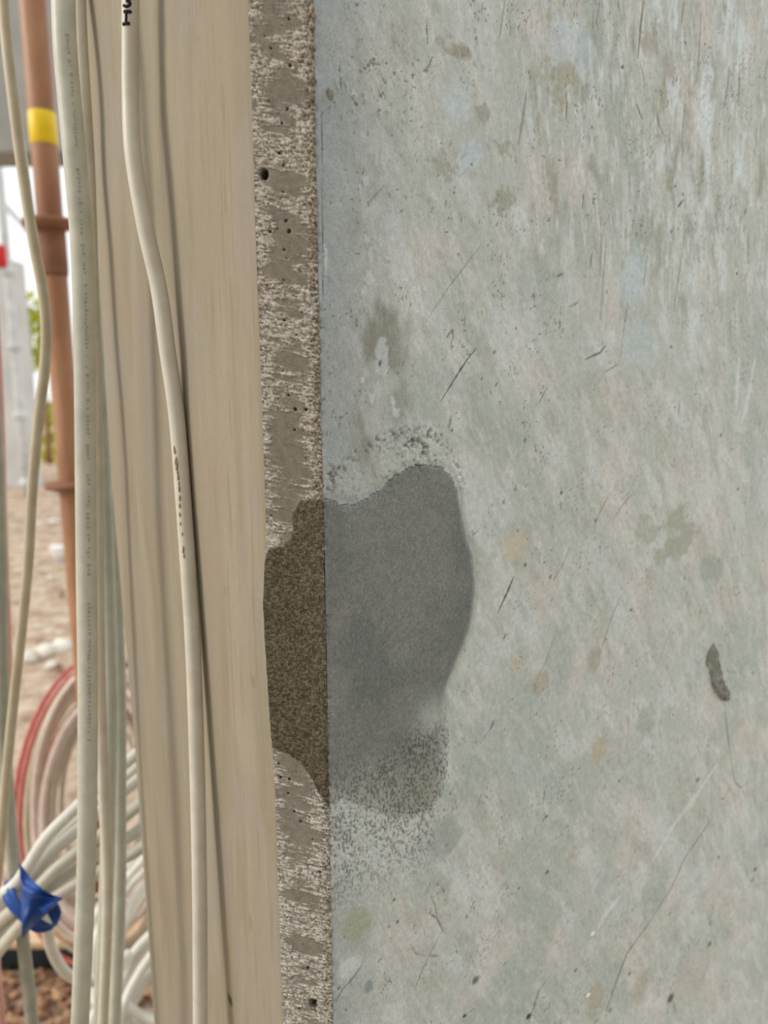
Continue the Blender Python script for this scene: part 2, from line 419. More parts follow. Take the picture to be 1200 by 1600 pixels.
    for pts, w, k in [
        ([(530, 100), (531, 113)], .35, .6), ([(532, 120), (533, 140)], .4, .8), ([(666, 33), (667, 50), (668, 69)], .45, .75),
        ([(789, 0), (784, 35), (780, 62)], .5, .35), ([(823, 140), (817, 185), (810, 226)], 1.1, .4), ([(755, 0), (752, 22)], .4, .5),
        ([(1006, 0), (1001, 45), (997, 92)], .8, .75), ([(1000, 95), (1006, 120), (1007, 143)], .5, .6), ([(1068, 0), (1064, 43)], .6, .65),
        ([(883, 130), (885, 160), (885, 195)], .5, .75), ([(901, 82), (897, 105), (893, 130)], .45, .55), ([(1096, 20), (1092, 80), (1089, 122)], .7, .55),
        ([(995, 163), (1004, 186)], .8, .7), ([(1026, 178), (1030, 195), (1038, 212)], .7, .65), ([(1038, 212), (1047, 270)], .5, .3),
        ([(1139, 105), (1137, 135), (1131, 163)], .8, .55), ([(1156, 108), (1155, 135), (1154, 165)], .7, .6), ([(1053, 120), (1051, 135)], .8, .5),
        ([(1071, 145), (1067, 190), (1065, 235)], .6, .4), ([(912, 303), (910, 326)], .8, .6), ([(1059, 324), (1068, 312)], 1.0, .8),
        ([(1165, 325), (1164, 335)], 1.0, .7), ([(938, 0), (932, 40)], .5, .5), ([(966, 0), (968, 18)], .8, .6), ([(928, 0), (926, 45)], .5, .4),
        ([(744, 545), (730, 562), (712, 590), (690, 626)], .55, .85), ([(752, 383), (727, 415), (700, 450), (664, 505)], .4, .4),
        ([(704, 518), (698, 528)], .7, .6), ([(727, 495), (725, 510)], .6, .4), ([(705, 650), (702, 668)], .8, .5),
        ([(948, 358), (944, 420), (938, 500)], .6, .4), ([(940, 365), (937, 430)], .5, .4), ([(986, 430), (977, 500), (968, 565)], .6, .5),
        ([(1011, 400), (1005, 452)], .6, .55), ([(1070, 360), (1062, 420), (1052, 490)], .6, .4), ([(1169, 368), (1169, 412)], .8, .6),
        ([(947, 540), (938, 551), (914, 562)], .8, .75), ([(966, 569), (945, 582)], .6, .5), ([(856, 604), (848, 618), (841, 632)], .5, .55),
        ([(880, 427), (870, 432)], .8, .6), ([(905, 472), (890, 479)], .8, .4), ([(925, 395), (922, 420)], .8, .5), ([(1062, 625), (1060, 650)], 1, .4),
        ([(803, 902), (795, 921), (778, 958)], .8, .9), ([(891, 853), (883, 875), (864, 909)], .4, .55), ([(953, 770), (940, 795), (926, 828)], .5, .5),
        ([(986, 773), (972, 790), (958, 812)], .6, .4), ([(968, 935), (955, 965), (935, 1030)], .5, .5), ([(870, 985), (852, 1035), (829, 1084)], .4, .4),
        ([(1045, 988), (1034, 1022), (1024, 1046)], .4, .4), ([(1176, 720), (1174, 760), (1171, 806)], .5, .5), ([(985, 1060), (982, 1140), (976, 1190)], .4, .25),
        ([(1132, 1098), (1136, 1140), (1143, 1195)], .7, .7), ([(1143, 1195), (1148, 1222), (1157, 1231), (1167, 1224)], .8, .6),
        ([(1150, 1208), (1148, 1160)], .4, .15), ([(1110, 1200), (1112, 1250), (1110, 1284)], .6, .3), ([(1123, 1212), (1125, 1265)], .5, .25),
        ([(1112, 1280), (1095, 1305), (1070, 1340), (1050, 1385), (1016, 1440)], .75, .7), ([(1016, 1440), (980, 1490), (964, 1532), (948, 1578)], .9, .8),
        ([(856, 1528), (842, 1550), (832, 1580), (826, 1598)], .8, .6), ([(1106, 1478), (1102, 1515), (1094, 1542)], .7, .35),
        ([(1095, 1466), (1087, 1478)], 1.1, .55), ([(1052, 1566), (1056, 1582)], .9, .6), ([(1169, 1492), (1164, 1504)], .5, .5), ([(935, 1592), (928, 1600)], .9, .7),
        ([(524, 1567), (534, 1548), (552, 1528), (566, 1508)], .5, .75), ([(590, 1504), (598, 1496)], .6, .7),
        ([(675, 1374), (669, 1388), (664, 1399)], .4, .55), ([(673, 1400), (680, 1415), (683, 1432)], .5, .6), ([(669, 1427), (682, 1434), (694, 1458)], .7, .6),
        ([(690, 1456), (678, 1480), (668, 1498), (648, 1545)], .4, .65), ([(641, 1476), (650, 1490), (666, 1495)], .6, .4), ([(672, 1494), (684, 1494)], .8, .5),
        ([(652, 1285), (657, 1315), (663, 1336)], .7, .55), ([(776, 1124), (766, 1138), (750, 1162)], .45, .4), ([(752, 1242), (744, 1264)], .6, .4),
        ([(785, 1400), (779, 1430), (772, 1455)], .5, .3), ([(600, 290), (575, 318)], .6, .35), ([(568, 262), (565, 288)], .35, .5), ([(746, 245), (720, 275)], .4, .3),
        ([(728, 240), (720, 248)], .8, .6)]:
        mark(pts, w, k, .22*k, D)
    mark([(771, 1126), (767, 1138)], .8, .8, 0, (88, 104, 140))
    # bright lips beside the deep trowel lines
    for pts in [[(1009, 0), (1004, 50), (1000, 92)], [(792, 0), (787, 40), (783, 62)], [(950, 420), (946, 470), (942, 520)], [(1070, 400), (1056, 480)], [(1048, 400), (1046, 470)]]:
        mark(pts, .6, .6, -.12, (206, 207, 202))
    for pts in [[(1120, 1195), (1080, 1255), (1055, 1285), (1020, 1345)], [(970, 1400), (945, 1430), (935, 1450)], [(1180, 560), (1165, 640), (1160, 660)], [(1155, 560), (1150, 640)]]:
        mark(pts, 3.0, .65, 0, (204, 207, 203), True, .6)
    # stains
    blob(808, 853, 18, 23, (190, 182, 164), .75, 0, .45, 1); blob(822, 852, 7, 6, (172, 176, 168), .8, 0, .3, 2)
    blob(936, 1174, 12, 18, (180, 172, 153), .8, 0, .3, 3, .25, .3); blob(805, 1040, 8, 11, (182, 172, 150), .6, 0, .4, 4)
    blob(1065, 838, 22, 34, (164, 166, 152), .75, 0, 1.8, 5); blob(1012, 832, 14, 24, (164, 166, 152), .6, 0, 1.8, 6)
    blob(1112, 890, 18, 18, (158, 164, 154), .6, 0, .5, 7); blob(928, 1030, 10, 18, (160, 156, 138), .6, 0, .5, 8)
    blob(845, 1065, 12, 18, (164, 158, 140), .6, 0, .5, 9); blob(1010, 1130, 14, 24, (160, 164, 154), .6, 0, .5, 10)
    blob(720, 78, 20, 10, (152, 149, 130), .5, 0, 2.6, 11); blob(755, 190, 22, 14, (148, 145, 130), .5, 0, 2.6, 12); blob(715, 80, 12, 8, (140, 134, 112), .4, -.1, 2.8, 13)
    blob(860, 60, 12, 26, (170, 160, 138), .6, 0, 2.2, 14); blob(1045, 110, 12, 22, (166, 160, 150), .6, 0, .6, 15); blob(1015, 70, 12, 16, (166, 160, 148), .5, 0, .6, 16)
    blob(880, 130, 16, 30, (164, 160, 140), .6, 0, 2.4, 17); blob(690, 250, 16, 18, (152, 150, 134), .5, 0, 2.6, 18); blob(790, 235, 12, 10, (152, 147, 130), .5, 0, 2.6, 19)
    blob(785, 315, 12, 14, (150, 146, 126), .5, 0, 2.6, 20); blob(715, 165, 22, 40, (188, 198, 200), .6, 0, .6, 21); blob(735, 245, 20, 24, (186, 196, 200), .6, 0, .7, 22)
    blob(990, 440, 20, 36, (188, 198, 200), .6, 0, .6, 23); blob(1000, 540, 26, 36, (186, 196, 196), .5, 0, .6, 24); blob(875, 60, 26, 40, (192, 200, 204), .6, 0, .6, 25)
    blob(910, 80, 20, 40, (190, 200, 204), .5, 0, .7, 26); blob(560, 1445, 22, 26, (160, 160, 138), .65, 0, .5, 27); blob(546, 1510, 14, 18, (194, 198, 194), .8, 0, .4, 28)
    blob(576, 1542, 6, 10, (138, 152, 148), .8, 0, .3, 29); blob(690, 1310, 26, 30, (152, 158, 152), .65, 0, .5, 30); blob(743, 1532, 5, 6, (108, 112, 104), .8, -.3, .3, 31)
    blob(1048, 1560, 4, 6, (92, 92, 76), .9, -.3, .3, 32); blob(1108, 1476, 3, 4, (104, 96, 72), .9, -.2, .3, 33); blob(726, 1588, 2.5, 2.5, (60, 62, 54), .9, -.4, .2, 34)
    blob(826, 1589, 3, 4, (60, 62, 54), .9, -.4, .3, 35); blob(854, 1276, 2, 2, (90, 90, 76), .8, -.2, .2, 36); blob(893, 1335, 8, 12, (172, 167, 150), .5, 0, .6, 37)
    blob(855, 1363, 2.5, 2.5, (90, 96, 88), .8, 0, .2, 38); blob(1090, 1219, 3, 3, (140, 120, 90), .8, 0, .2, 39); blob(1160, 1130, 4, 6, (176, 166, 148), .5, 0, .4, 40)
    blob(1000, 1540, 12, 22, (168, 164, 144), .5, 0, .5, 41); blob(930, 1560, 10, 24, (170, 162, 140), .5, 0, .6, 42); blob(1080, 1520, 26, 40, (178, 174, 164), .5, 0, .6, 43)
    blob(926, 1459, 2.5, 2.5, (236, 238, 234), 1, .2, .1, 44); blob(919, 1555, 2.5, 2.5, (236, 238, 234), 1, .2, .1, 45)
    for i in range(70):                       # small pores
        x, y = random.uniform(520, 1190), random.uniform(20, 1590)
        if 500 < x < 745 and 720 < y < 1280: continue
        r = random.uniform(1.0, 2.3); blob(x, y, r, r*random.uniform(.9, 1.7), (96, 96, 84), random.uniform(.4, .85), -.25, .3, 100+i)
    # thin flakes of light laitance standing proud
    for i, (x, y, rx, ry) in enumerate([(595, 545, 11, 16), (594, 572, 12, 15), (580, 622, 6, 9), (588, 610, 6, 12), (613, 628, 4, 9), (575, 437, 8, 10), (567, 458, 5, 7),
                                        (578, 400, 4, 14), (572, 375, 4, 8), (587, 250, 3, 9), (570, 283, 6, 9), (552, 150, 3.5, 9), (508, 405, 3.5, 26),
                                        (565, 595, 4, 5), (618, 645, 6, 8), (604, 405, 3, 4)]):
        blob(x, y, rx, ry, (186, 190, 186), .75, .35, .55, 200+i, .18)
    blob(593, 568, 2, 5, (100, 104, 110), .9, -.2, .2, 230, .3, -.3)
    for i in range(46):                       # crumbs and flakes at the upper left
        x, y = random.gauss(580, 34), random.gauss(140, 42)
        if x < 515: continue
        r = random.uniform(1, 2.4); blob(x, y, r, r*random.uniform(1, 2.2), (176, 178, 170), .5, random.uniform(.25, .7), .5, 240+i, .2, random.uniform(-.8, .8))
    mark([(596, 120), (601, 128)], .5, .6, .2); mark([(549, 152), (557, 166)], .4, .6, .2); mark([(590, 174), (595, 172)], .5, .7, .2)
    # crumbly plaster around the repair
    patch_p = poly(fuv, PATCH)
    sd = G.poly_sd(patch_p, .05)*mm
    sd_j = sd + 1.5*(fbm(u/4, v/4, 3, 70)-.5) + 1.0*(fbm(u/1.2, v/1.2, 2, 71)-.5)
    zt = fuv(600, 740)[1]*mm; zb = fuv(600, 1215)[1]*mm; zmid = fuv(600, 1100)[1]*mm
    top_halo = sstep(-26, -1, sd)*(1-sstep(-1, 2, sd))*sstep(zt-16, zt+3, v)*(1-sstep(60, 82, u))
    low_zone = sstep(zb+26, zb-4, v)*(1-sstep(58, 76, u))*sstep(fuv(600, 1440)[1]*mm, fuv(600, 1300)[1]*mm, v)
    low_wet = sstep(zb+30, zb+6, v)*sstep(10, 40, u+.8*(zb-v))*(sd > -4)
    n_c = fbm(u/1.5, v/1.5, 4, 72); n_d = fbm((u+.15*v)/.8, (v-.15*u)/1.25, 3, 73)
    dens = fbm(u/7, v/9, 3, 74)
    rim = np.zeros(U.shape)
    for pts, k in [([(515, 748), (545, 722), (562, 705), (585, 690), (612, 680), (640, 676), (668, 678), (690, 692), (712, 722), (724, 760)], .8), ([(640, 690), (655, 687), (664, 697), (661, 712), (648, 718)], 1.2),
                   ([(606, 764), (630, 742), (660, 730), (690, 734)], .5)]:
        wn, d, t = G.line_dist(poly(fuv, pts), .012); rim[wn] = np.maximum(rim[wn], k*np.exp(-(d*mm/2.6)**2))
    hal = np.clip(top_halo*(.35+.9*sstep(.42, .6, dens)) + rim, 0, 1.3)
    H += hal/mm*(1.5*(n_c-.5) - .7*sstep(.44, .32, n_c))
    blend((184, 186, 178), np.clip(top_halo, 0, 1)*.5)
    blend((122, 121, 108), hal*sstep(.40, .30, n_c)*.5)
    mark([(641, 690), (654, 688), (663, 696), (662, 706), (658, 714)], .9, .6, 1.3, (112, 110, 96), True, .8)
    mark([(668, 684), (672, 672)], .9, .6, .9, (112, 110, 96), True, .8)
    pits = sstep(.55, .66, n_d + .25*(dens-.5))
    lz = np.clip(low_zone+low_wet*.8, 0, 1)
    H -= lz*pits*.0008; H += lz*.0009*(n_c-.5)
    blend((188, 191, 184), low_zone*.6*(sd < 0)*(1-pits))
    blend((124, 122, 110), lz*pits*.45)
    # the repair itself
    wd = 1.0 + 1.9*sstep(30, 66, u)*sstep(1350, 1325, v) + 1.6*(1-sstep(zb+2, zb+34, v))
    wet = sstep(-wd, wd, sd_j)
    blend((146, 150, 144), sstep(-5, 0, sd)*.30*(1-wet))        # damp spreading into the dry skin
    edge_r = sstep(-1.5, 2.5, sd)
    wet = np.where(sd < -6, 0, wet)
    pc = fuv(676, 1122); wet = wet*(1-.6*np.exp(-((U-pc[0])/.013)**2-((V-pc[1])/.014)**2))      # dried-out shoulder
    ng = fbm(u/.75, v/.75, 2, 75)
    cw = mix(lin(108, 111, 106)[None, None], lin(121, 123, 117)[None, None], sstep(.3, .7, fbm(u/22, v/22, 3, 76))[..., None])
    cw = cw*(1+.22*(ng-.5)*2+.30*(vnoise(u/.55, v/.55, 78)-.5))[..., None]
    cw = cw*mix(1., 1.06, (1-sstep(2, 16, u)))[..., None]
    fade = sstep(zb-16, zb+22, v)                      # drier, scraped lower end
    dry = mix(lin(160, 160, 152)[None, None], lin(132, 130, 118)[None, None], sstep(10, 48, u)[..., None])
    cw = mix(np.broadcast_to(dry, cw.shape), cw, fade[..., None])
    cw = cw*(1-.30*lz*pits)[..., None]
    C[:] = mix(C, cw, (wet*mix(.75, 1., fade))[..., None])
    H += .0005*sstep(-1, 3, sd)*fade + .00030*wet*(ng-.5) + .0002*wet*(fbm(u/9, v/9, 2, 77)-.5)
    H -= .0004*np.exp(-((sd+1.4)/1.2)**2)*fade
    grain = np.clip(grain+wet*.75+top_halo*.6+lz*.5+.25*(1-sstep(0, 40, u)), 0, 1)
    # smear of grey mortar further right
    SM = [(1114, 1004), (1122, 1016), (1124, 1034), (1128, 1050), (1131, 1066), (1137, 1080), (1138, 1092), (1127, 1094), (1117, 1082), (1110, 1066), (1108, 1048), (1101, 1034), (1106, 1016)]
    ss = G.poly_sd(poly(fuv, SM), .02)*mm + 2.6*(fbm(u/3.2, v/3.2, 4, 80)-.5)
    sm = sstep(-.3, .5, ss)
    C[:] = mix(C, (lin(134, 133, 122)*(1+.8*(fbm(u/2.2, v/3, 3, 81)-.5))[..., None]), sm[..., None])
    low = sstep(fuv(1115, 1040)[1]*mm, fuv(1115, 1085)[1]*mm, v)
    H += sm*(.0006+low*.0028)*(.1+1.3*fbm(u/2.2, v/3, 4, 82))
    H *= 1.0
    # crumbled arris
    ej = edge_jit(V)
    H -= ej*.8*np.exp(-u/.9)
    shift = (ej*.3*np.exp(-u/.7))[..., None]*FD*1.0
    wets = wet*fade
    mref = lin(178, 181, 173); C[:] = mix(mref*(np.clip(C, .01, 2)/mref)**1.25, C, np.clip(wet, 0, 1)[..., None])
    C *= np.array([1.10, 1.125, 1.13])                  # cool cement
    attrs = dict(tint=np.clip(C, .01, 1), grain=grain, wet=wets)
    inp = (sd_j > 0) & (sd > -5); ins = ss > -.1
    return build_grid(column, G, ER, FD, NF, H, attrs, M_CONC,
               [('front_face', ~inp & ~ins), ('mortar_patch', inp), ('mortar_smear', ins)], shift)

# ---- chamfer --------------------------------------------------------------------------------
WETC = [(503, 780), (470, 781), (458, 800), (456, 838), (442, 852), (420, 858), (413, 900), (405, 960), (408, 1040), (413, 1110), (426, 1166), (450, 1177),
        (470, 1190), (484, 1210), (497, 1236), (516, 1262)]
def make_chamfer():
    u_ = np.linspace(0, CW, 80)
    G = Grid(u_, spread_axis(1.02, 1.66, 0.00038, 0.0, TOP, 1.3, 0.06))
    U, V = G.U, G.V; mm = 1000.; u, v = U*mm, V*mm; w = CW*mm
    s = 1-u/w                                        # 0 at the left arris, 1 at the right
    tv = v - .16*u                                   # strokes fall to the right
    nP = fbm(s*1.1, tv/9.0, 3, 1); nB = fbm(s*2.0+9, tv/2.6, 4, 2); nC = fbm(u/6.0, tv/.8, 4, 3)
    side_ = sstep(.10, .44, np.abs(s-.47-.12*(fbm(v/14, v*0, 2, 6)-.5)))
    rough = sstep(-.07, .13, 1.15*(nP-.5) + .55*(nB-.5) + .75*(nC-.5) + .36*side_ - .075)
    # downward the scrape covers more
    gr = vnoise(u/.55, tv/.5, 4)*.6+.4*vnoise(u/1.2, tv/.8, 104); gr2 = fbm(u/3.2, tv/.7, 3, 5)
    H = .00025*(fbm(u/8, v/14, 3, 8)-.5) + rough*(.00030 + .0012*(gr2-.5) + .0007*(gr-.5))
    C = np.empty(U.shape+(3,)); C[:] = lin(131, 125, 111)  # base darker and warmer: the chamfer's dimmer light is painted into it
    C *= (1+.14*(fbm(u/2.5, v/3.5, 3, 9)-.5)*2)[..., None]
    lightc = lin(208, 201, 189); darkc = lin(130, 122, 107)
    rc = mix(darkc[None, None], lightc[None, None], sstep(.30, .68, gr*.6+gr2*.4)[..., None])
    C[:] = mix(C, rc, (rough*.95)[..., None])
    # right arris browner
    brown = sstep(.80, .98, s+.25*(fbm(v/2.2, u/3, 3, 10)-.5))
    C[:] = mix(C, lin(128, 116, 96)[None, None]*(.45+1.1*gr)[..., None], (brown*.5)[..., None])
    H += .0016*brown*(gr-.5)
    lowgrey = sstep(cuv(470, 1180)[1], cuv(470, 1300)[1], V)
    C[:] = mix(C, C*np.array([1.08, 1.10, 1.12]), lowgrey[..., None])
    def pit(x, y, rx, ry, dep, k=.7, rough_=.25, seed=0, soft=.3):
        P = np.array(cuv(x, y)); sc = abs(cuv(x+1, y)[0]-P[0]); sc2 = abs(cuv(x, y+1)[1]-P[1])
        wn = G.window(P[None], max(rx*sc, ry*sc2)*2+.001)
        d = np.hypot((U[wn]-P[0])/(rx*sc), (V[wn]-P[1])/(ry*sc2)) + rough_*(fbm(u[wn]/.8, v[wn]/.8, 3, 30+seed)-.5)*2
        a = 1-sstep(1-soft, 1+soft, d)
        H[wn] = mix(H[wn], -dep/mm, a); C[wn] = mix(C[wn], lin(70, 66, 54), (a*k)[..., None])  # hollow's shade partly painted into the colour, on top of the depth
        ring = sstep(1.0, 1.2, d)*(1-sstep(1.4, 2.2, d)); C[wn] = mix(C[wn], lin(158, 152, 138), (ring*.35*(k > .75))[..., None])
    pit(412, 272, 6.5, 9, 5.0, .92); pit(489, 1570, 6, 8, 3.5, .85, .7, 1)
    for i, (x, y) in enumerate([(451, 29), (453, 102), (423, 75), (436, 239), (449, 170), (441, 193), (443, 258), (422, 362), (451, 362), (446, 345), (444, 390),
                                (452, 360), (461, 640), (478, 640), (444, 500), (451, 618), (460, 672), (452, 1218), (450, 1240), (460, 1268), (470, 1284), (421, 880), (438, 1215), (481, 1513), (500, 1363), (468, 1575)]):
        r = random.uniform(1.6, 2.8); pit(x, y, r, r*1.1, 1.2, .85, .2, 2+i)
    for i in range(70):
        pit(random.uniform(412, 505), random.uniform(5, 1595), *(random.uniform(.8, 1.5),)*2, .6, .6, .2, 40+i)
    # damp mortar over the arris
    P = poly(cuv, WETC); sd = G.poly_sd(P, .03)*mm
    sdj = sd + 1.3*(fbm(u/3.5, v/3.5, 3, 20)-.5)+.7*(fbm(u/.8, v/.8, 2, 21)-.5)
    wet = sstep(-.7, .7, sdj)
    ng = vnoise(u/.5, v/.5, 22)*.6+.4*vnoise(u/1.1, v/1.1, 122)
    wc = mix(lin(72, 65, 50)[None, None], lin(112, 103, 83)[None, None], sstep(.30, .72, ng)[..., None])  # damp mortar, with the chamfer's shade painted in as extra brown
    wc = wc*mix(1., 1.16, (s*sstep(.2, 1, s))[..., None])
    low = sstep(cuv(460, 1130)[1], cuv(460, 1200)[1], V); wc = wc*(1-.3*low*(1-sstep(0, 4, sd)))[..., None]
    C[:] = mix(C, wc, wet[..., None])
    Hw = .0005 + .0006*(ng-.5) + .0006*(fbm(u/5, v/7, 2, 23)-.5)
    H[:] = mix(H, Hw, wet)
    dryc = sstep(-14, -2, sd)*(1-sstep(-1, 0, sd))*sstep(cuv(440, 1000)[1], cuv(440, 860)[1], V)*0
    # mortar pushed out past the left arris
    vv = V[-1]; 
    bul = np.interp(vv, [cuv(412, y)[1] for y in (1230, 1180, 1110, 1000, 940, 890, 850, 800)], [0, .0006, .0016, .0028, .0030, .0016, .0003, 0])
    ej = edge_jit(V)
    H -= ej*np.exp(-u/.8)*.5
    shift = -(ej*.35*np.exp(-u/.7))[..., None]*(-FD)*.0
    shift = (ej*.3*np.exp(-u/.7))[..., None]*FD - (ej*.3*np.exp(-u/.7))[..., None]*NF
    shift = shift + (np.exp(-(w-u)/2.0)*bul[None, :])[..., None]*(CD*.9)
    jl = .0005*(fbm(vv*mm/3.5, vv*0, 3, 24)-.5)
    shift = shift + (np.exp(-(w-u)/.8)*jl[None, :])[..., None]*CD
    grain = np.clip(.3+.7*np.maximum(rough, wet), 0, 1)
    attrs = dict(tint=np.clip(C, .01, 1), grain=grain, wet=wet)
    inp = sdj > 0
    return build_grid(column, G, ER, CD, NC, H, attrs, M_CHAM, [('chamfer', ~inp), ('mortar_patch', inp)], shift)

# ---- tan side face --------------------------------------------------------------------------
def make_side():
    G = Grid(spread_axis(0.0, THICK, 0.0011, 0.0, THICK), spread_axis(0.85, 1.68, 0.0022, 0.0, TOP, 1.3, 0.06))
    U, V = G.U, G.V; mm = 1000.; u, v = U*mm, V*mm
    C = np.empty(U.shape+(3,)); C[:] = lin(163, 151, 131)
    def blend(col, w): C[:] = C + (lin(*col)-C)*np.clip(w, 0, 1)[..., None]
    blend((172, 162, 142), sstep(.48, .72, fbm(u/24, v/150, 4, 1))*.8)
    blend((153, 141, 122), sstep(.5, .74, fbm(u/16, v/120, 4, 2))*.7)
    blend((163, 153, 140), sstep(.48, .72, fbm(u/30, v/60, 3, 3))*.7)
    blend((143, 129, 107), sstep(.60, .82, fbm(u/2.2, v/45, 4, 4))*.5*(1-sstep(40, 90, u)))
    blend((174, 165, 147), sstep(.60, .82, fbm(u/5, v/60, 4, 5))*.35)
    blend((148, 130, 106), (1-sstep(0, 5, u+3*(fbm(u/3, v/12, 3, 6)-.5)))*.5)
    H = .0012*(fbm(u/40, v/160, 3, 7)-.5) + .0002*(fbm(u/3, v/40, 3, 8)-.5)
    for i, (x, y, rx, ry) in enumerate([(360, 1562, 3.5, 6), (310, 63, 1.5, 1.5), (352, 920, 2, 6), (396, 1065, 4, 8), (302, 555, 1.5, 1.5), (391, 1442, 2, 12), (350, 165, 1, 30), (336, 240, 1.2, 30), (352, 310, 1.5, 30)]):
        P = np.array(suv(x, y)); sc = abs(suv(x+1, y)[0]-P[0]); sc2 = abs(suv(x, y+1)[1]-P[1])
        d = np.hypot((U-P[0])/(rx*sc), (V-P[1])/(ry*sc2)) + .4*(fbm(u/1.5, v/1.5, 2, 9+i)-.5)
        a = (1-sstep(.6, 1.5, d))*(.9 if i == 0 else .4)
        blend((74, 62, 46) if i == 0 else (140, 122, 98), a)
    back = sstep(THICK*mm-9, THICK*mm, u)            # the far arris is eased round
    shift = (-(back**2)*.002)[..., None]*NS + ((u/(THICK*mm))**3*(.016*np.exp(-((V-1.36)/.16)**2)))[..., None]*SD
    jl = np.interp(V[0], [cuv(412, y)[1] for y in (1230, 1180, 1110, 1000, 940, 890, 850, 800)], [0, 0, 0, 0, 0, 0, 0, 0])
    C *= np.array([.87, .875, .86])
    attrs = dict(tint=np.clip(C, .01, 1), grain=np.full(U.shape, .5), wet=np.full(U.shape, .25))
    return build_grid(column, G, EL, SD, NS, H, attrs, M_SIDE, [('side_face', None)], shift)

front_parts = make_front(); cham_parts = make_chamfer(); side_parts = make_side()
tag(front_parts[0], 'smooth grey front face with trowel marks'); tag(front_parts[1], 'dark damp mortar patch on the front face')
tag(front_parts[2], 'dark grey mortar smear'); tag(cham_parts[0], 'rough scraped chamfer strip')
tag(cham_parts[1], 'damp mortar on the chamfer, its dark brown partly painted shade'); tag(side_parts[0], 'smooth tan side face with faint vertical streaks')
# rest of the shaft (unseen sides, set just behind the cast faces)
def make_core():
    i = .004
    a = ER + FD*LENGTH - NF*0; b = ER - NF*i + FD*.004; c = EL - NS*i + SD*.004
    d = EL + SD*(THICK-.004) - NS*.005
    e = EL + SD*(THICK-.001) + FD*(LENGTH+CH)
    a2 = ER + FD*LENGTH
    ring = [b, a2 - NF*i, e, d, c]
    v = [(*p[:2], 0.0) for p in ring] + [(*p[:2], TOP) for p in ring]
    n = len(ring)
    f = [(k, (k+1) % n, (k+1) % n+n, k+n) for k in range(n)] + [tuple(range(n-1, -1, -1)), tuple(range(n, 2*n))]
    link('shaft', py_mesh('shaft', v, f), M_BACK, column, smooth=False)
make_core()

def crumb(name, pos, r, mat, parent, seed, squash=(1, 1, 1), sub=2, amp=.35):
    bm = bmesh.new(); bmesh.ops.create_icosphere(bm, subdivisions=sub, radius=1)
    rr = np.random.default_rng(seed)
    k = rr.normal(size=(5, 3)); k2 = rr.uniform(0, 6, 5)
    for vt in bm.verts:
        p = np.array(vt.co); s_ = 1+amp*sum(math.sin(2.2*np.dot(k[q], p)+k2[q]) for q in range(5))/3
        vt.co = Vector(pos)+Vector(p*s_*r*np.array(squash))
    me = bpy.data.meshes.new(name); bm.to_mesh(me); bm.free()
    return link(name, me, mat, parent)
M_CRUMB = noisy('mortar_crumb', (126, 116, 98), (176, 168, 152), 700, 0.9, 0.4, 1500, dist=.0005)
M_CRUMBG = noisy('grey_crumb', (146, 146, 136), (180, 180, 170), 700, 0.9, 0.4, 1500, dist=.0005)
for i, (x, y, r) in enumerate([(488, 18, 7), (491, 24, 4.5), (486, 40, 5), (490, 44, 3), (485, 72, 5.5), (492, 75, 3), (486, 60, 4), (486, 98, 4.5), (488, 120, 5), (494, 128, 3),
                               (487, 140, 4), (485, 175, 4), (488, 205, 3), (488, 262, 4), (490, 275, 3), (490, 300, 3), (491, 385, 3.5), (493, 400, 3)]):
    P = on_plane(x, y, ER, NF)
    crumb('mortar_crumb', P + NC*.0000, r*.22e-3, M_CRUMB, column, i, (.9, .9, 1.1), 2, .7)
crumb('mortar_crumb', on_plane(516, 147, ER, NF)+NF*.0008, 1.5e-3, M_CRUMBG, column, 40, (1, 1, 1.1), 3, .5)
for i, (x, y, r) in enumerate([(594, 148, 2.6), (598, 146, 2), (580, 96, 3), (575, 102, 2.4), (570, 107, 2.2), (563, 111, 1.8), (584, 92, 2), (552, 152, 3), (557, 162, 2)]):
    crumb('mortar_crumb', on_plane(x, y, ER, NF)+NF*.0001, r*.27e-3, M_CRUMBG, column, 60+i, (1.2, .8, 1.3))

# ------------------------------------------------------------------ cables hanging beside the column
def side_depth_for_shadow(x, y, xs):
    """depth of a cable seen at x whose sun shadow falls on the side face at xs"""
    S = on_plane(xs, y, EL, NS)
    r = ray(x, y)
    # O + r d + k*SUN_AZ = S in plan
    A = np.array([[r[0], SUN_AZ[0]], [r[1], SUN_AZ[1]]]); d, k = np.linalg.solve(A, S[:2]-O[:2]); return d, k
EP = [(204, -60, 250), (204, 0, 250), (204, 80, 252), (204, 150, 254), (208, 240, 262), (226, 350, 272), (248, 450, 279), (262, 550, 287), (276, 650, 292), (288, 800, 303), (301, 1000, 318),
      (308, 1200, 333), (312, 1400, 348), (313, 1600, 362)]
pts = []
for x, y, xs in EP:
    d, k = side_depth_for_shadow(x, y, xs)
    dmax = np.dot(EL-O, NS)/np.dot(ray(x, y), NS) - .006
    pts.append(at(x, y, min(d, dmax)))
RE = .0044
up_end = pts[0]; dn = pts[-1]
def carry_on(p, q, up=2.6, foot=(-.05, .06), r=.004):
    # q -> p is the last visible stretch; goes on smoothly to the hanger (up) or the ground
    t = (p-q)/np.linalg.norm(p-q)
    if up is not None:
        if t[2] < .5: t = np.array([t[0], t[1], .6]); 
        a = p+t*.05; b = a+np.array([t[0]*.06, t[1]*.06, .12]); c = b+np.array([t[0]*.05, t[1]*.05, .25])
        return [np.array([c[0], c[1], max(up, c[2]+.3)]), c, b, a]
    a = p+t*.05; b = a+np.array([t[0]*.05, t[1]*.05, -.10]); c = b+np.array([0, 0, -.2])
    z = c[2]
    return [a, b, c, np.array([c[0]+foot[0]*.2, c[1]+foot[1]*.2, z*.5]), np.array([c[0]+foot[0], c[1]+foot[1], r])]
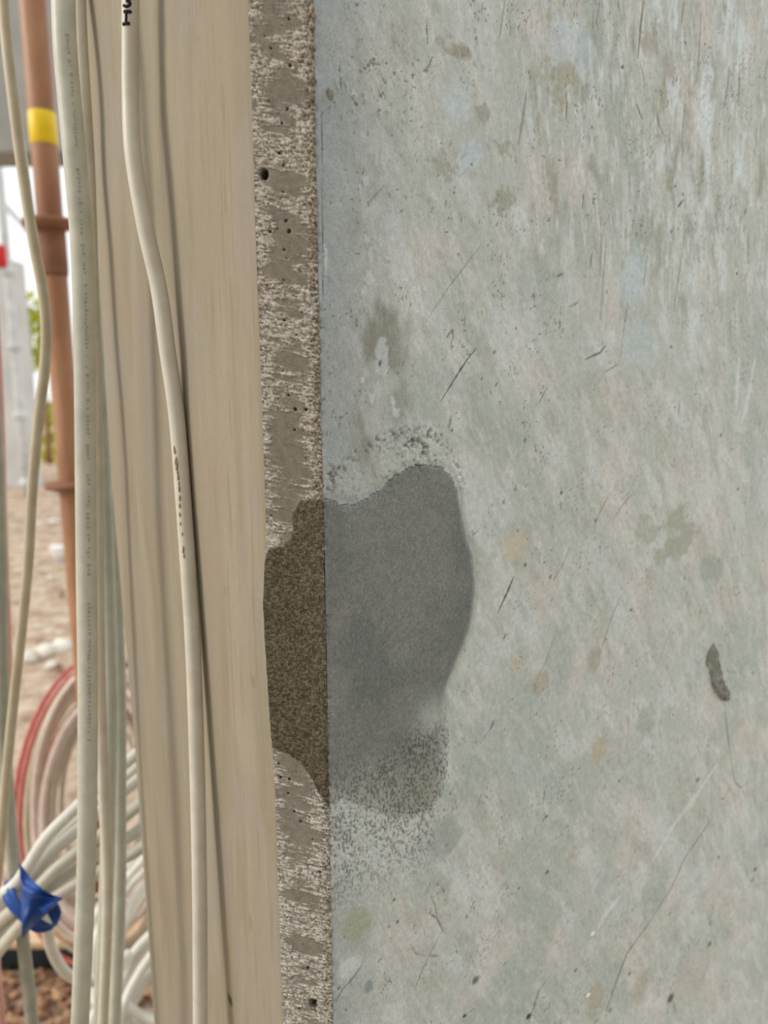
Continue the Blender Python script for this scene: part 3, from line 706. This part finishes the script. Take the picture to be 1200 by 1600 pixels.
pathE = carry_on(pts[0], pts[1]) + pts + carry_on(pts[-1], pts[-2], None, (-.06, -.05), RE)
cabE = empty('electrical_cable', (dn[0]-.06, dn[1]-.05, 0))
tag(cabE, 'cream cable with black hand-written letters, curving down the tan side face', 'cable', 'cables hanging beside the column')
PE = catmull(pathE, 14)
v, f = tube_geo(PE, RE, 20)
link('insulation', py_mesh('insulation', v, f), M_CABLE, cabE)
def on_tube(P, r, x, y):
    rr = ray(x, y); rr = rr/np.linalg.norm(rr)
    best = None
    for i in range(len(P)-1):
        a, b = P[i], P[i+1]; ax = (b-a)/np.linalg.norm(b-a)
        w = O-a; dp = rr-ax*(rr@ax); wp = w-ax*(w@ax)
        A = dp@dp; B = 2*dp@wp; Cc = wp@wp-r*r; q = B*B-4*A*Cc
        if q < 0: continue
        t = (-B-math.sqrt(q))/(2*A); h = O+rr*t; s_ = (h-a)@ax
        if -1e-4 <= s_ <= np.linalg.norm(b-a)+1e-4 and (best is None or t < best[0]): best = (t, h, (h-(a+ax*s_))/r)
    return best
def ink_stroke(P, r, pix, wpx, depth=.4):
    pp = catmull([np.array([*p, 0.]) for p in pix], 5)[:, :2]
    sub = P[(P[:, 2] > 1.3) & (P[:, 2] < 1.8)] if True else P
    Q = []
    for x, y in pp:
        h = on_tube(sub, r, x, y)
        if h: Q.append(h[1] - h[2]*.00005)
    return tube_geo(np.array(Q), wpx*.33e-3*.72, 6) if len(Q) > 2 else ([], [])
strokes = [([(194, 18.5), (198, 18), (203, 18.5), (204.5, 17)], 3.6), ([(197, 18), (197, 28), (196.5, 37)], 3.0), ([(192.5, 38), (197, 36.5), (203, 37)], 3.6),
           ([(193, 8.5), (198, 10), (202, 8), (203.5, 5), (201, 2.5), (198.5, 1.5), (200, 0), (204, -2)], 3.2),
           ([(204, -2), (202, -8), (195, -9)], 3.2)]
V_, F_ = join_geo([ink_stroke(PE, RE, p_, w_) for p_, w_ in strokes])
link('marker_writing', py_mesh('marker_writing', V_, F_), M_INK, cabE)
M_DRIED = noisy('dried_mortar', (140, 128, 104), (164, 152, 128), 400, .9)
for i in range(26):
    t = random.random(); x = np.interp(t, [0, .35, .7, 1], [267, 276, 279, 286]) + random.uniform(-.5, 1.5); y = 683+t*195
    h = on_tube(PE[(PE[:, 2] > 1.15) & (PE[:, 2] < 1.5)], RE, x+2.5, y)
    if h is not None:
        crumb('dried_mortar', h[1], random.uniform(.5, 1.0)*1e-3, M_DRIED, cabE, 300+i, (.7, .6, random.uniform(1.5, 3.4)), 1)

def cable(name, label, pix, r, mat, group='cables hanging beside the column', up=2.6, down=0.0, seg=16, ends=True, marks=None):
    """pix: (x, y, depth) along the visible run; carried on up to its hanger and down to the ground"""
    pts = [at(*p) for p in pix]
    if ends:
        a, b = pts[0], pts[-1]
        pts = carry_on(a, pts[1], up) + pts + carry_on(b, pts[-2], None, (-.05, .06), r)
    P = catmull(pts, 12); v, f = tube_geo(P, r, seg)
    if marks:
        root = empty(name, (pts[-1][0], pts[-1][1], 0)); tag(root, label, 'cable', group)
        link('insulation', py_mesh('insulation', v, f), mat, root); marks(P, r, root); return root
    o = link(name, py_mesh(name, v, f), mat); tag(o, label, 'cable', group); return o

def print_marks(spans):
    def fn(P, r, root):
        V, F = [], []
        for (x0, y0, x1, y1) in spans:
            n = int(abs(y1-y0)/6.5)
            for k in range(n):
                if random.random() < .2: continue
                t = (k+.5)/n; x = x0+(x1-x0)*t; y = y0+(y1-y0)*t
                ww, hh, jx = random.uniform(1.6, 3.4), random.uniform(1.2, 3.2), random.uniform(-1, 1)
                q = [on_tube(P[(P[:, 2] > .8) & (P[:, 2] < 1.8)], r, x+jx+dx*ww, y+dy*hh) for dx, dy in ((-1, -1), (1, -1), (1, 1), (-1, 1))]
                if any(z is None for z in q): continue
                o = len(V); V += [z[1]+z[2]*.00008 for z in q] + [z[1]-z[2]*.0002 for z in q]
                F += [(o, o+3, o+2, o+1), (o, o+1, o+5, o+4), (o+1, o+2, o+6, o+5), (o+2, o+3, o+7, o+6), (o+3, o, o+4, o+7)]
        if V:
            pm = link('printed_marking', py_mesh('printed_marking', V, F), M_PRINT, root, smooth=False)
    return fn
# broad pale cable with a printed line, nearest the column's far edge
cable('electrical_cable', 'thick greenish-white cable with a faint printed line, beside the tan side face',
      [(98, -40, .40), (101, 60, .40), (108, 150, .405), (118, 260, .41), (127, 370, .42), (131, 480, .43), (133, 600, .44), (134, 760, .455), (135, 900, .465), (137, 1050, .475), (137, 1200, .485), (135, 1350, .50), (130, 1480, .51), (124, 1620, .53)],
      .0062, M_CABLE2, marks=print_marks([(104, 44, 112, 120), (112, 126, 121, 250), (122, 262, 130, 400), (132, 410, 136, 560), (136, 570, 138, 720), (138, 740, 139, 900), (139, 940, 140, 1160)]))
cable('electrical_cable', 'thin cream cable peeping out behind the thick printed cable',
      [(122, -40, .47), (126, 60, .47), (132, 160, .475), (138, 260, .485), (142, 380, .49), (146, 520, .50), (150, 700, .51), (153, 900, .53), (157, 1100, .55), (163, 1250, .565), (168, 1400, .58), (160, 1620, .60)],
      .0042, M_CABLE)
cable('electrical_cable', 'pale cable emerging from behind the column edge low down',
      [(138, 340, .60), (147, 500, .60), (157, 640, .605), (163, 800, .61), (168, 950, .62), (172, 1100, .63), (170, 1220, .64), (168, 1330, .65), (165, 1420, .66), (161, 1500, .67), (156, 1620, .69)],
      .0064, M_CABLE2, up=2.7)
cable('electrical_cable', 'cream cable hanging closest to the foot of the column edge',
      [(148, 420, .67), (158, 560, .67), (169, 700, .67), (178, 860, .675), (184, 1000, .68), (187, 1120, .685), (187, 1250, .69), (187, 1380, .70), (184, 1480, .71), (178, 1620, .73)],
      .0060, M_CABLE2, up=2.7)
# beige cable bowing across the rusty pole
cable('electrical_cable', 'beige cable bowing out in front of the rusty pole',
      [(2, -60, .55), (8, 40, .55), (20, 150, .55), (34, 260, .555), (51, 370, .56), (66, 450, .565), (72, 510, .57), (70, 570, .575), (60, 660, .58), (50, 770, .59), (44, 880, .60), (32, 1000, .61), (22, 1090, .62), (12, 1190, .63), (2, 1310, .64), (-12, 1420, .65)],
      .0040, M_CABLE4)
tube('bright_wire', [at(x, y, d) for x, y, d in [(4, -60, .66), (10, 20, .66), (20, 100, .66), (32, 180, .66), (44, 262, .66), (56, 360, .66), (66, 460, .66)]], .0006, M_STEELW, seg=8)
tag(bpy.data.objects['bright_wire'], 'thin bright wire alongside the bowed beige cable', 'wire')
cable('electrical_cable', 'pink cable at the extreme left edge of the picture',
      [(-16, 300, .8), (-8, 480, .8), (0, 640, .8), (4, 780, .81), (8, 900, .82), (12, 1000, .83), (14, 1100, .84), (10, 1220, .85), (0, 1350, .86)], .0042, M_PINK)
cable('electrical_cable', 'dark grey-green cable at the left edge, left of the pink one',
      [(-14, 560, .72), (-6, 700, .72), (-1, 850, .72), (2, 1000, .725), (4, 1120, .73), (10, 1220, .735), (18, 1310, .74), (24, 1370, .745), (31, 1420, .75), (36, 1470, .76), (44, 1540, .77), (52, 1620, .78)], .0064, M_GREYC)

# ------------------------------------------------------------------ the bundle tied with blue tape
BD = .74
def bpath(off, wob, dd):
    base = [(-190, 1640, .80), (-120, 1560, .78), (-60, 1500, .76), (0, 1440, .745), (40, 1405, .74), (90, 1352, .745), (140, 1312, .755), (190, 1275, .765), (250, 1225, .78), (330, 1150, .80)]
    out = []
    for i, (x, y, d) in enumerate(base):
        sp = .55 + .45*min(1, abs(x-45)/120) if x < 45 else .7+.6*min(1, (x-45)/150)
        out.append((x+off*.45*sp+wob*math.sin(i*1.3+off)*.3, y+off*.85*sp+wob*math.sin(i*.9+off), d+dd))
    return out
bl = ['topmost pale cable of the bundle tied with blue tape', 'second cable from the top of the taped bundle', 'middle cable of the taped bundle', 'second lowest cable of the taped bundle', 'lowest pale cable of the taped bundle',
      'cable at the back of the taped bundle, half hidden']
for i, (off, mt) in enumerate([(-50, M_CABLE3), (-24, M_CABLE3), (2, M_CABLE), (26, M_CABLE3), (46, M_CABLE), (-36, M_CABLE2)]):
    dd = (.007 if i % 2 else -.007) if i < 5 else .03
    p = [at(*q) for q in bpath(off, 3, dd)]
    a, b = p[0], p[-1]
    p = [np.array([a[0]-.35, a[1]+.1, .006+.012*i]), np.array([a[0]-.14, a[1]+.03, a[2]*.55]), *p, np.array([b[0]+.05, b[1]+.05, b[2]+.25]), np.array([b[0]+.06, b[1]+.06, 2.6])]
    o = tube('bundled_cable', p, .0062, mt, n=10); tag(o, bl[i], 'cable', 'cables in the taped bundle')
# tape: a wrap round the bundle with a twisted tail
def tape():
    root = empty('blue_tape', tuple(at(50, 1470, BD)))
    c0, c1 = at(36, 1352, BD-.02), at(36, 1468, BD-.02)
    ctr = at(52, 1408, BD); ax = at(90, 1352, BD+.005)-at(0, 1440, BD+.005); ax /= np.linalg.norm(ax)
    upb = np.cross(ax, FWD); upb /= np.linalg.norm(upb); fw = np.cross(upb, ax)
    V, F = [], []; n, m = 40, 6
    for j in range(m):
        for k in range(n):
            a = 2*math.pi*k/n; s = (j/(m-1)-.5)*.014
            wr = 1+.05*math.sin(a*5+j*1.7)
            V.append(ctr+ax*(s-.002)+upb*math.cos(a)*.032*wr+fw*math.sin(a)*.020*wr)
    for j in range(m-1):
        for k in range(n): F.append((j*n+k, j*n+(k+1) % n, (j+1)*n+(k+1) % n, (j+1)*n+k))
    me = py_mesh('wrap', V, F); o = link('wrap', me, M_BLUE, root); s_ = o.modifiers.new('thick', 'SOLIDIFY'); s_.thickness = .0006
    # gathered triangular tail
    V, F = [], []; nu, nv = 14, 14
    A, B, Cc = at(30, 1350, BD-.045), at(35, 1466, BD-.045), at(97, 1404, BD-.050)
    for i in range(nu):
        for j in range(nv):
            s, t = i/(nu-1), j/(nv-1)
            e = A*(1-t)+B*t; P = e*(1-s)+Cc*s
            sag = at(0, 0, 1)*0
            P = P - fw*0 + ray(60, 1400)*(.006*math.sin(s*9+t*5)+.004*math.sin(t*14))*(1-s*.5)
            if t < .5: P = P - UPV*.007*math.sin(math.pi*s)*(1-2*t)
            V.append(P)
    for i in range(nu-1):
        for j in range(nv-1): F.append((i*nv+j, i*nv+j+1, (i+1)*nv+j+1, (i+1)*nv+j))
    o = link('tail', py_mesh('tail', V, F), M_BLUE, root); s_ = o.modifiers.new('thick', 'SOLIDIFY'); s_.thickness = .0008
    tag(root, 'crumpled blue tape tied round the bundle of pale cables', 'tape')
tape()
# cables looping away under the bundle
tube('electrical_cable', [at(x, y, d) for x, y, d in [(66, 1400, .80), (72, 1440, .82), (80, 1480, .85), (96, 1512, .88), (120, 1530, .92), (160, 1530, .98), (200, 1490, 1.05)]], .0062, M_CABLE3)
tag(bpy.data.objects[[o.name for o in bpy.data.objects if o.name.startswith('electrical_cable')][-1]], 'white cable sagging in a loop under the taped bundle', 'cable', 'cables hanging beside the column')

# ------------------------------------------------------------------ coils leaning on the ground behind
def coil(name, label, cx, cy, d, rx, turns, r, mat, tilt, seed, ratio=1.0, yaw=0.0, nloop=36, spread=.05, twist=0.):
    rr = np.random.default_rng(seed); C = at(cx, cy, d)
    ex = np.array([math.cos(yaw), math.sin(yaw), 0]); ez = np.array([0, math.sin(tilt), math.cos(tilt)])
    ex2 = ex*math.cos(twist)+ez*math.sin(twist); ez2 = -ex*math.sin(twist)+ez*math.cos(twist)
    nn = np.cross(ex2, ez2); P = []
    for k in range(int(turns*nloop)+1):
        a = 2*math.pi*k/nloop; q = k/nloop
        R_ = rx*(1+.11*math.sin(q*2.7+seed)+.06*math.sin(q*5.1))
        P.append(C + ex2*R_*math.cos(a) + ez2*R_*ratio*math.sin(a) + nn*spread*(math.sin(q*1.7+seed)))
    P = np.array(P); P[:, 2] = np.maximum(P[:, 2], r)
    v, f = tube_geo(P, r, 10); o = link(name, py_mesh(name, v, f), mat); tag(o, label, 'cable coil', 'cable coils on the ground'); return o
coil('cable_coil', 'red and pink cable coil leaning behind the hanging cables', 158, 1245, 1.62, .172, 3, .0055, M_RED, .35, 3, 1.75, spread=.02)
coil('cable_coil', 'pink cable coil, inner of the leaning coils', 160, 1250, 1.66, .150, 4, .006, M_PINK, .35, 5, 1.75, spread=.03)
coil('cable_coil', 'blush cable coil nested inside the pink coil', 158, 1250, 1.58, .132, 5, .0065, M_BLUSH, .35, 8, 1.9, spread=.03)
coil('cable_coil', 'beige cable coil nested among the white and pink coils', 165, 1245, 1.60, .160, 4, .006, M_CABLE4, .35, 9, 1.8, spread=.03)
coil('cable_coil', 'thin beige cable coil at the heart of the leaning coils', 158, 1250, 1.64, .105, 4, .0055, M_CABLE, .35, 22, 1.9, spread=.03)
coil('cable_coil', 'large white cable coil lying low beside the column foot', 335, 1440, 1.30, .20, 7, .0075, M_CABLE3, .9, 12, .75, spread=.05, twist=.75)
coil('cable_coil', 'white cable coil slumped at the bottom beside the column edge', 345, 1560, 1.18, .20, 7, .0075, M_CABLE3, .95, 15, .7, spread=.05, twist=.85)
coil('cable_coil', 'pinkish white cable coil between the two white coils', 262, 1490, 1.34, .125, 6, .0065, noisy('pinkish_white_pvc', (222, 204, 200), (232, 218, 212), 40, .45), .8, 18, .8, spread=.05, twist=.6)

# ------------------------------------------------------------------ rusty scaffold pole
PX = at(75, 300, 1.43); PD = 1.43
pole = empty('scaffold_pole', (PX[0], PX[1], 0)); tag(pole, 'rusty brown scaffold pole with a yellow band, left of the column', 'scaffold pole')
tube('shaft', [(PX[0], PX[1], 0.02), (PX[0], PX[1], 2.9)], .0242, M_RUST, pole, 28, 8)
def lathe(name, prof, x, y, mat, parent, seg=32):
    v, f = [], []
    for r, z in prof:
        for k in range(seg): a = 2*math.pi*k/seg; v.append((x+r*math.cos(a), y+r*math.sin(a), z))
    for i in range(len(prof)-1):
        for k in range(seg): f.append((i*seg+k, i*seg+(k+1) % seg, (i+1)*seg+(k+1) % seg, (i+1)*seg+k))
    f.append(tuple(range(seg-1, -1, -1))); f.append(tuple((len(prof)-1)*seg+k for k in range(seg)))
    return link(name, py_mesh(name, v, f), mat, parent)
def pole_z(y): # height where the pole's axis meets photo row y
    best = min(np.arange(0, 2.9, .002), key=lambda z: abs(800-FPX*np.dot(np.array([PX[0], PX[1], z])-O, UPV)/np.dot(np.array([PX[0], PX[1], z])-O, FWD)-y)); return float(best)
for yy in (350, 758):
    z = pole_z(yy); lathe('rosette', [(.0255, z-.012), (.050, z-.006), (.052, z), (.050, z+.006), (.0255, z+.010)], PX[0], PX[1], M_RUSTD, pole)
z = pole_z(350); lathe('sleeve', [(.0245, z-.10), (.0268, z-.09), (.0268, z-.012), (.0245, z-.004)], PX[0], PX[1], M_RUSTD, pole)
z0, z1 = pole_z(227), pole_z(176)
bd = lathe('yellow_band', [(.0243, z0), (.0251, z0+.001), (.0251, z1-.001), (.0243, z1)], PX[0], PX[1], M_YEL, pole)
tag(bd, 'bright yellow band')
lathe('base_plate', [(.075, 0), (.075, .012), (.034, .014), (.034, .05)], PX[0], PX[1], M_RUSTD, pole)

# ------------------------------------------------------------------ the ground and what lies on it
def make_ground():
    xs = np.concatenate([np.linspace(-30, -6, 14)[:-1], np.linspace(-6, 1.5, 150), np.linspace(1.5, 20, 12)[1:]])
    ys = np.concatenate([np.linspace(-6, .6, 12)[:-1], np.linspace(.6, 10, 190), np.linspace(10, 60, 16)[1:]])
    G = Grid(xs, ys); H = .05*(fbm(G.U*1.2, G.V*1.2, 4, 1)-.5) + .05*(fbm(G.U*7, G.V*7, 3, 2)-.5)
    near = sstep(2.4, 3.2, np.hypot(G.U, G.V)); H = H*near - .002
    P = np.stack([G.U, G.V, H], -1).reshape(-1, 3)
    return link('floor', fast_mesh('floor', P, quads(*G.U.shape)), M_GROUND, smooth=False)
fl = make_ground(); tag(fl, 'pinkish sandy ground of the building site', kind='structure')

def ground_at(x, y):
    r = ray(x, y); t = -O[2]/r[2]; return O+r*t
def rock(name, x, y, rpx, mat, label, cat, seed, sq=(1, 1, .7), group=None):
    g = ground_at(x, y); d = np.dot(g-O, FWD); r = rpx*d/FPX
    o = crumb(name, g+np.array([0, 0, r*.35]), r, mat, None, seed, sq, 2, .3); tag(o, label, cat, group); return o
for i, (x, y, r) in enumerate([(48, 1030, 15), (70, 1024, 17), (95, 1017, 18), (82, 1042, 9), (112, 1012, 9)]):
    rock('stone', x, y, r, M_ROCK, ['leftmost pale stone in the row on the sand behind the cables', 'second pale stone from the left in the row on the sand', 'largest pale stone in the row, beside the rusty pole', 'small pale stone in front of the row', 'pale stone half behind the rusty pole'][i], 'stone', 20+i, group='pale stones on the sand')
rock('stone', 62, 820, 7, M_ROCK, 'small pale stone lying just beyond the white cup', 'stone', 31, group='pale stones on the sand')
rock('stone', 88, 818, 9, M_ROCK, 'pinkish pale flat stone beside the pole beyond the white cup', 'stone', 32, (1.4, 1, .5), group='pale stones on the sand')
for i in range(30):
    x, y = random.uniform(8, 150), random.uniform(800, 1180)
    rock('pebble', x, y, random.uniform(2.5, 6), [M_ROCK, M_GRAVEL][i % 2], ['small pale pebble on the sand', 'small brown pebble on the sand'][i % 2], 'pebble', 50+i, group='pebbles on the sand')
# cup
g = ground_at(92, 880); d = np.dot(g-O, FWD); s = d/FPX
cup = empty('plastic_cup', tuple(g)); tag(cup, 'small white plastic cup standing on the sand by the rusty pole', 'cup')
lathe('cup_body', [(8*s, 0), (10*s, 24*s), (10.6*s, 26*s), (9.6*s, 26*s), (8.6*s, 3*s)], g[0], g[1], M_CUP, cup)
lathe('cup_rim', [(10.2*s, 25*s), (11.4*s, 25.5*s), (11.4*s, 27*s), (10.2*s, 27.4*s)], g[0], g[1], M_CUP, cup)
# board on a black timber
gb = ground_at(30, 1478); 
bd = link('plywood_board', bevel_box('plywood_board', gb[0]-.45, gb[0]+.32, gb[1]-.085, gb[1]+.14, .062, .080, .002), M_PLY); tag(bd, 'pale orange plywood board lying on a black timber at the lower left', 'board')
gt = ground_at(30, 1545)
tb = link('black_timber', bevel_box('black_timber', gb[0]-.5, gb[0]+.36, gb[1]-.080, gb[1]-.02, .0, .060, .004), M_BLACK); tag(tb, 'black timber under the front edge of the plywood board', 'timber')
# reddish gravel in front of the timber
def gravel():
    V, F = [], []
    bm = bmesh.new(); bmesh.ops.create_icosphere(bm, subdivisions=1, radius=1); bv = np.array([q.co for q in bm.verts]); bf = [tuple(q.index for q in fc.verts) for fc in bm.faces]; bm.free()
    rr = np.random.default_rng(4)
    for i in range(1100):
        x = rr.uniform(gb[0]-.35, gb[0]+.45); y = rr.uniform(gb[1]-.62, gb[1]-.095); r = rr.uniform(.006, .017)
        q = bv*(1+.25*rr.normal(size=(len(bv), 1)))*r*np.array([1, rr.uniform(.7, 1.2), .7]) + np.array([x, y, r*.4+rr.uniform(0, .006)])
        o = len(V); V += list(q); F += [tuple(k+o for k in fc) for fc in bf]
    return link('gravel', py_mesh('gravel', V, F), M_GRAVEL, smooth=False)
tag(gravel(), 'reddish brown gravel in front of the black timber', 'gravel', kind='stuff')

# ------------------------------------------------------------------ far side of the site
def sbox(name, x0, x1, y0, y1, z0, z1, mat, label, b=.01):
    o = link(name, bevel_box(name, x0, x1, y0, y1, z0, z1, b), mat, smooth=False); tag(o, label, kind='structure'); return o
xw = at(52, 600, 10.2)[0]
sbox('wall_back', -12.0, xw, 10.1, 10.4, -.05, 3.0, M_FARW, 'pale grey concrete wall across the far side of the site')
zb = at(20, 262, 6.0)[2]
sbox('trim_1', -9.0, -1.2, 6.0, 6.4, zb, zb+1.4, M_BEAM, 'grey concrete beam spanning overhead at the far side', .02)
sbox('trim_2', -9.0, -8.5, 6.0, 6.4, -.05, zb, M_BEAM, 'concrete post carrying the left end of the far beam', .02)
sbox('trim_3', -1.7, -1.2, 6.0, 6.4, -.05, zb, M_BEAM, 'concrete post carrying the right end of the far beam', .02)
# unseen pier added behind the camera to shade surfaces that face it
sbox('added_shade_pier', -.95, .5, -1.15, -.75, -.05, TOP, M_BEAM, 'unseen grey pier added to shade the repaired corner', .02)
# pale scaffold in front of the far wall
fp = at(28, 600, 9.2)
fs = empty('scaffold_standard', (fp[0], fp[1], 0)); tag(fs, 'pale galvanised scaffold standard in front of the far concrete wall', 'scaffold pole')
tube('standard', [(fp[0], fp[1], 0), (fp[0], fp[1], 6.0)], .05, M_WSTEEL, fs, 16, 6)
for yy in (430, 540, 645, 750):
    zz = O[2] + (597-yy)/FPX*9.3
    lathe('coupler', [(.052, zz-.05), (.085, zz-.04), (.085, zz+.04), (.052, zz+.05)], fp[0], fp[1], M_WSTEEL, fs, 16)
zz = O[2] + (597-410)/FPX*9.3
rd = lathe('red_sleeve', [(.055, zz-.12), (.075, zz-.11), (.075, zz+.13), (.055, zz+.14)], fp[0]-.05, fp[1]-.05, M_REDP, fs, 16); tag(rd, 'red painted sleeve')
a = at(-20, 290, 9.0); b = at(45, 362, 9.0)
br = tube('scaffold_brace', [a, (a+b)/2, b], .035, M_WSTEEL, None, 12, 4); tag(br, 'pale diagonal scaffold brace below the far beam', 'scaffold brace')
# shrub
def shrub(cx, cy, d, rad, seed, label):
    rr = np.random.default_rng(seed); g = at(cx, cy, d); root = empty('shrub', (g[0], g[1], 0)); tag(root, label, 'shrub')
    V, F = [], []
    for i in range(700):
        p = rr.normal(size=3); p /= np.linalg.norm(p); p *= rad*rr.uniform(.3, 1)**.6; c = g+p*np.array([1, 1, 1.3])
        a = rr.normal(size=3); a /= np.linalg.norm(a); b = np.cross(a, rr.normal(size=3)); b /= np.linalg.norm(b); s = rr.uniform(.05, .1)
        n = np.cross(a, b)*.25*s
        o = len(V); V += [c-a*s, c+b*s*.45+n, c+a*s, c-b*s*.45+n]; F += [(o, o+1, o+2), (o, o+2, o+3)]
    fo = link('foliage', py_mesh('foliage', V, F), M_LEAF, root, smooth=False); fo['kind'] = 'stuff'
    tube('stem', [(g[0], g[1], -.02), (g[0]+.03, g[1], g[2]*.5), (g[0], g[1], g[2])], [.05, .03, .02], M_RUSTD, root, 10, 6)
shrub(60, 520, 13.0, .55, 1, 'yellow-green shrub seen past the end of the far wall')
shrub(88, 680, 14.0, .6, 2, 'low green shrub beyond the rusty pole')
